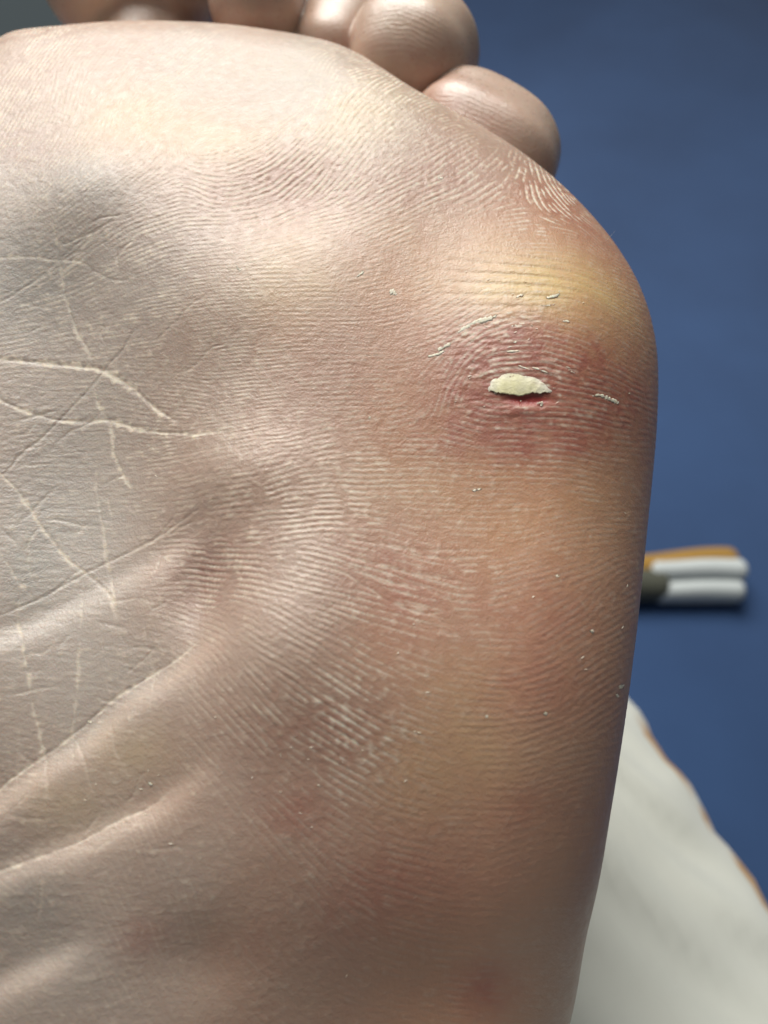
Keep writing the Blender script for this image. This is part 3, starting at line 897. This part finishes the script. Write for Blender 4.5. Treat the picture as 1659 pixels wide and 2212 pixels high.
FLAKES = [([(1000, 712), (1018, 700), (1034, 692)], 7), ([(1010, 700), (1030, 695), (1050, 690), (1066, 685), (1072, 680)], 9), ([(990, 718), (1004, 708), (1018, 704)], 7),
          ([(946, 757), (960, 748), (968, 745), (973, 741)], 8), ([(925, 770), (945, 765), (960, 758)], 5), ([(1180, 644), (1195, 640), (1204, 634), (1208, 628)], 8), ([(1115, 642), (1130, 636)], 6),
          ([(1280, 856), (1292, 853), (1306, 857), (1318, 863), (1332, 868), (1336, 872)], 7), ([(842, 628), (850, 632), (856, 636)], 12), ([(943, 387), (950, 385), (957, 384)], 4), ([(948, 383), (954, 388)], 3),
          ([(510, 574), (516, 582), (522, 583)], 3), ([(1105, 705), (1125, 700), (1145, 699)], 5), ([(1170, 660), (1190, 659)], 4), ([(1215, 694), (1230, 694)], 4), ([(1095, 760), (1120, 757)], 4), ([(1120, 790), (1150, 800)], 3),
          ([(1150, 793), (1185, 806)], 4), ([(1070, 890), (1073, 905)], 4), ([(1160, 872), (1170, 870), (1168, 877)], 6), ([(1275, 1362), (1283, 1365)], 6), ([(1200, 1243), (1208, 1246)], 4), ([(1340, 1480), (1345, 1486)], 10), ([(1332, 1500), (1336, 1506)], 7),
          ([(1050, 1546), (1053, 1550)], 7), ([(1175, 1540), (1182, 1543)], 7), ([(320, 1690), (328, 1696)], 6), ([(190, 1557), (197, 1562)], 5), ([(797, 900), (800, 904)], 4), ([(1228, 800), (1242, 806)], 4),
          ([(1060, 835), (1072, 852)], 4), ([(770, 598), (782, 590), (784, 584)], 4), ([(1020, 1060), (1040, 1056)], 3), ([(1100, 742), (1116, 738)], 4)]
for ptsx, wd in FLAKES:
    c_ = catmull(ptsx, 6, closed=False)
    d_ = np.gradient(c_, axis=0); d_ /= np.linalg.norm(d_, axis=1, keepdims=True) + 1e-9
    nn = np.stack([-d_[:, 1], d_[:, 0]], -1)
    tq = np.linspace(0, 1, len(c_))
    w_ = wd * 0.5 * (np.sin(tq * math.pi) ** .5 * .8 + .2) * rng.uniform(.25, 1.5, len(c_))
    cols = np.linspace(-1, 1, 4)
    gp = c_[:, None] + nn[:, None] * (w_[:, None] * cols[None])[..., None] + rng.normal(0, .6, (len(c_), 4, 2))
    p, n = surf(gp.reshape(-1, 2))
    curl = 0.010 + .014 * (1 + np.broadcast_to(cols[None], (len(c_), 4)) * np.sign(nn[:, 1:2] + 1e-6)) / 2 * rng.uniform(.3, 1.2)
    p = p + n * curl.reshape(-1)[:, None]
    sheet('skin_flake', p.reshape(len(c_), 4, 3), 0.03, flakem)

# tiny scurf: hundreds of specks too small to count
vs, fs = [], []
spots = np.stack([rng.uniform(0, 1400, 1500), rng.uniform(90, 2150, 1500)], -1)
zone = [(1120, 800, 190, 150, 1.0), (1100, 650, 170, 70, .8), (1280, 1250, 120, 250, .45), (760, 1620, 180, 120, .6), (780, 260, 130, 100, .5), (1050, 1500, 250, 120, .25), (600, 1700, 200, 150, .4), (300, 1650, 150, 100, .25)]
pr = sum(a * np.exp(-((spots[:, 0] - x) / rx) ** 2 - ((spots[:, 1] - y) / ry) ** 2) for x, y, rx, ry, a in zone) + .015
spots = spots[rng.uniform(0, 1, 1500) < pr * .5]
p, n = surf(spots)
for q, m in zip(p, n):
    if q[2] < -14: continue
    a = rng.normal(.1, .5); L = rng.uniform(.06, .28); w_ = rng.uniform(.02, .06)
    t = np.array([math.cos(a), math.sin(a), 0]); t -= m * (t @ m); t /= np.linalg.norm(t); b = np.cross(m, t)
    k = len(vs)
    for sx, sy, h in ((-1, -.5, .05), (-.2, -1, .07), (1, -.3, .05), (.8, .6, .03), (0, 1, .025), (-.8, .7, .03)):
        vs.append((q + t * sx * L * rng.uniform(.7, 1.2) + b * sy * w_ * rng.uniform(.6, 1.4) + m * h) * MM)
    fs.append(tuple(range(k, k + 6)))
sc = make_mesh('skin_scurf', vs, fs, flakem, foot, smooth=False)
sc['kind'] = 'stuff'

# one fine hair standing on the outer edge
p, n = surf([(1309, 520)])
hp = [p[0] + n[0] * (.0 + 1.1 * t) + np.array([.35, .5, 0]) * t * t for t in np.linspace(0, 1, 6)]
vs, fs = [], []
for i, q in enumerate(hp):
    for a in range(5):
        vs.append((q + np.array([math.cos(a * 1.2566), 0, math.sin(a * 1.2566)]) * .03 * (1 - i / 6.5)) * MM)
for i in range(5):
    for a in range(5):
        fs.append((i * 5 + a, i * 5 + (a + 1) % 5, i * 5 + 5 + (a + 1) % 5, i * 5 + 5 + a))
make_mesh('body_hair', vs, fs, flakem, foot)

# toenails on the far side of the toes
nailm, nt, bs = new_mat('toenail')
g = NT(nt)
nt.links.new(g.mix(g.noise(300, 2, .5, g.obj()), (.70, .52, .44, 1), (.62, .42, .36, 1)), bs.inputs['Base Color'])
bs.inputs['Roughness'].default_value = .3
for c_, r, ang, root, rr in TOES:
    g2 = np.zeros((9, 9, 3))
    for i, a in enumerate(np.linspace(-.75, .75, 9)):
        for j, b in enumerate(np.linspace(-.35, .95, 9)):
            g2[i, j] = c_ + np.array([math.sin(a) * (r[0] + .3), math.sin(b) * (r[1] + .6), -math.cos(a) * math.cos(b) * (r[2] + .5)])
    sheet('toenail', g2, .5, nailm)

# ------------------------------------------------------------------ bed, floor, pillow, folded cloth
cp, sp = math.cos(CAM_PITCH), math.sin(CAM_PITCH)


def at_z(px, z):
    x, y = (px[0] - 829.5) / 1659, (1106 - px[1]) / 1659
    d = Vector((x, y * cp + sp, y * sp - cp))
    return CAM_POS + d * ((z - CAM_POS.z) / d.z)


def fabric(name, col, col2, weave=900, rough=.85, sheen=.2):
    m, nt, bs = new_mat(name)
    g = NT(nt); oc = g.obj()
    nt.links.new(g.mix(g.ramp(g.noise(9, 4, .6, oc), .3, .7), col, col2), bs.inputs['Base Color'])
    bs.inputs['Roughness'].default_value = rough
    bs.inputs['Sheen Weight'].default_value = sheen
    w1 = g.n('ShaderNodeTexWave', bands_direction='X'); w1.inputs['Scale'].default_value = weave; g.put(w1.inputs['Vector'], oc)
    w2 = g.n('ShaderNodeTexWave', bands_direction='Y'); w2.inputs['Scale'].default_value = weave; g.put(w2.inputs['Vector'], oc)
    nt.links.new(g.bump(g.math('ADD', w1.outputs['Fac'], w2.outputs['Fac']), 0.0001, .3), bs.inputs['Normal'])
    return m, nt, bs, g


bluem, *_ = fabric('blue_bedsheet', (0.013, 0.046, 0.132, 1), (0.020, 0.062, 0.168, 1))
E1 = np.array([-0.058, 0.770]); ed = np.array([0.59, 0.807]); inn = np.array([0.807, -0.59])
nx, ny = 90, 110
vs, fs = [], []
for i in range(nx + 1):
    for j in range(ny + 1):
        s = -1.5 + 2.1 * j / ny; t = 1.5 * (i / nx) ** 1.6
        q = E1 + ed * s + inn * t
        z = 0.007 * math.sin(q[0] * 11 + 2.2 * q[1]) * math.sin(q[1] * 7 - q[0] * 3) + .0035 * math.sin(q[0] * 31 - q[1] * 17)
        e = min(t, 1.5 - t, s + 1.5, .6 - s)
        z -= .05 * max(0, 1 - e / .05) ** 2
        vs.append((q[0], q[1], z - .004))
for i in range(nx):
    for j in range(ny):
        a = i * (ny + 1) + j
        fs.append((a, a + ny + 1, a + ny + 2, a + 1))
k = len(vs)
ringi = [i * (ny + 1) for i in range(nx + 1)] + [nx * (ny + 1) + j for j in range(1, ny + 1)] + [i * (ny + 1) + ny for i in range(nx - 1, -1, -1)] + [j for j in range(ny - 1, 0, -1)]
for a in ringi: vs.append((vs[a][0], vs[a][1], -.28))
for i in range(len(ringi)):
    j = (i + 1) % len(ringi)
    fs.append((ringi[i], ringi[j], k + j, k + i))
fs.append(tuple(range(k, k + len(ringi)))[::-1])
bed = make_mesh('bed', vs, fs, bluem)
tag(bed, 'bed under a plain blue sheet behind the foot', 'bed')

fm, nt, bs = new_mat('grey_floor')
g = NT(nt)
nt.links.new(g.mix(g.noise(3, 4, .6, g.obj()), (.64, .74, .73, 1), (.72, .82, .81, 1)), bs.inputs['Base Color'])
bs.inputs['Roughness'].default_value = .6
fl_ = make_mesh('floor', [(-4, -3, -.28), (4, -3, -.28), (4, 6, -.28), (-4, 6, -.28)], [(0, 1, 2, 3)], fm)
fl_['kind'] = 'structure'
for v in fl_.data.vertices: v.co.z = -.285

# pillow under the foot, its seam running down to the right
ZS = 0.100
A_ = at_z((1352, 1490), ZS); B_ = at_z((1659, 1925), ZS)
eu = (B_ - A_).normalized(); en = Vector((eu.y, -eu.x, 0))
if en.x > 0: en = -en                                            # into the pillow
LP, WP = 0.46, 0.36
pc = A_ + eu * (LP * 0.5 - 0.055) + en * (WP * 0.5)
pm, nt, bs, g = fabric('white_pillowcase', (.74, .755, .675, 1), (.70, .72, .655, 1), 700, .8, .25)
src = bs.inputs['Base Color'].links[0].from_socket
gold = g.attr('print')
nt.links.new(g.mix(gold, src, (0.50, 0.245, 0.035, 1)), bs.inputs['Base Color'])
n1, n2 = 150, 110
vs, fs, pr_ = [], [], []
for side_ in (1, -1):
    for i in range(n1 + 1):
        for j in range(n2 + 1):
            a = math.sin((i / n1 * 2 - 1) * math.pi / 2); b = math.sin((j / n2 * 2 - 1) * math.pi / 2)
            pinch = 1 - .03 * (1 - a * a)
            pinch2 = 1 - .05 * (1 - b * b)
            x = a * LP / 2 * pinch2; y = b * WP / 2 * pinch + (.0007 * math.sin(x * 300 + 1.2) + .0002 * math.sin(x * 710)) * b * abs(b)
            h = (max(0, 1 - a ** 4) ** .55) * (max(0, 1 - b ** 4) ** .55)
            e = 1 - max(abs(a), abs(b))
            q = pc + eu * x - en * (-y)
            ph = -.42 * q.x - .91 * q.y + .006 * math.sin(q.x * 70) + .004 * math.sin(y * 90 + 1)
            wr = math.sin(ph * 400) * .0010 + .0010 * math.sin(ph * 210 + q.x * 90 + .6)
            wr *= min(1, e * 14) * (1 - min(1, e * 1.2)) ** .8 * 1.4
            z = (h * .050 if side_ > 0 else -h * .096) + (wr if side_ > 0 else wr * .5)
            w = pc + eu * x - en * (-y) + Vector((0, 0, z))
            vs.append((w.x, w.y, w.z))
            sarc = x + LP / 2
            m = 0.0
            near = max(0, 1 - abs(e) / 0.02) if b < 0 else 0
            for s0, wd in ((.0755, .0085), (.0925, .0022), (.108, .007), (.14, .01), (.17, .006), (.21, .012), (.29, .02), (.38, .02)):
                m = max(m, math.exp(-((sarc - s0) / wd) ** 4) * (1.3 if b < 0 and e < (0.035 if side_ > 0 else .3) else 0))
            pr_.append(min(1, m))
base_k = (n1 + 1) * (n2 + 1)
for sd in (0, 1):
    for i in range(n1):
        for j in range(n2):
            a = sd * base_k + i * (n2 + 1) + j
            q = (a, a + n2 + 1, a + n2 + 2, a + 1)
            fs.append(q if sd == 0 else q[::-1])
pil = make_mesh('pillow', vs, fs, pm)
at = pil.data.attributes.new('print', 'FLOAT', 'POINT'); at.data.foreach_set('value', pr_)
tag(pil, 'white pillow with patches of orange along its seam, under the foot', 'pillow')

# folded cloth on the sheet: a gold layer over two white rolls, dark part towards the foot
cl = bpy.data.objects.new('folded_cloth', None)
COL.objects.link(cl)
c0 = at_z((1497, 1232), .016)
cl.location = (c0.x, c0.y, 0)
tag(cl, 'small blurred folded cloth, gold on top of two white rolls, right of the foot', 'cloth')
goldm, *_ = fabric('gold_cloth', (.30, .165, .025, 1), (.36, .20, .035, 1), 500)
whitem, *_ = fabric('white_cloth', (.54, .58, .58, 1), (.48, .53, .53, 1), 500)
darkm, *_ = fabric('dark_cloth', (.075, .078, .055, 1), (.055, .06, .045, 1), 500)


def roll(name, x0, x1, yc, zc, ry, rz, mat, bend=0.0):
    n, m = 28, 20
    vs, fs = [], []
    for i in range(n + 1):
        t = i / n; x = x0 + (x1 - x0) * t
        ef = min(1, math.sqrt(max(0, 1 - max(0, (abs(2 * t - 1) - .80) / .20) ** 2)) + .02)
        for j in range(m):
            a = 2 * math.pi * j / m
            vs.append((x, yc + ry * ef * math.cos(a) + bend * (1 - t) ** 2 + .0002 * math.sin(x * 120), zc + rz * ef * math.sin(a) + .0003 * math.sin(x * 150 + a)))
    for i in range(n):
        for j in range(m):
            a, b = i * m + j, i * m + (j + 1) % m
            fs.append((a, b, b + m, a + m))
    fs.append(tuple(range(m))[::-1]); fs.append(tuple(n * m + j for j in range(m)))
    return make_mesh(name, vs, fs, mat, cl)


S = (c0 - CAM_POS).length / 0.360
roll('gold_layer', -.037 * S, .0225 * S, .0068 * S, .0150, .0050 * S, .0042, goldm, -.007)
roll('white_roll', -.020 * S, .0245 * S, .0010 * S, .0140, .0050 * S, .0058, whitem)
roll('white_roll', -.017 * S, .0230 * S, -.0066 * S, .0095, .0050 * S, .0058, whitem)
roll('dark_fold', -.050 * S, -.010 * S, -.0030 * S, .0105, .0080 * S, .0080, darkm)
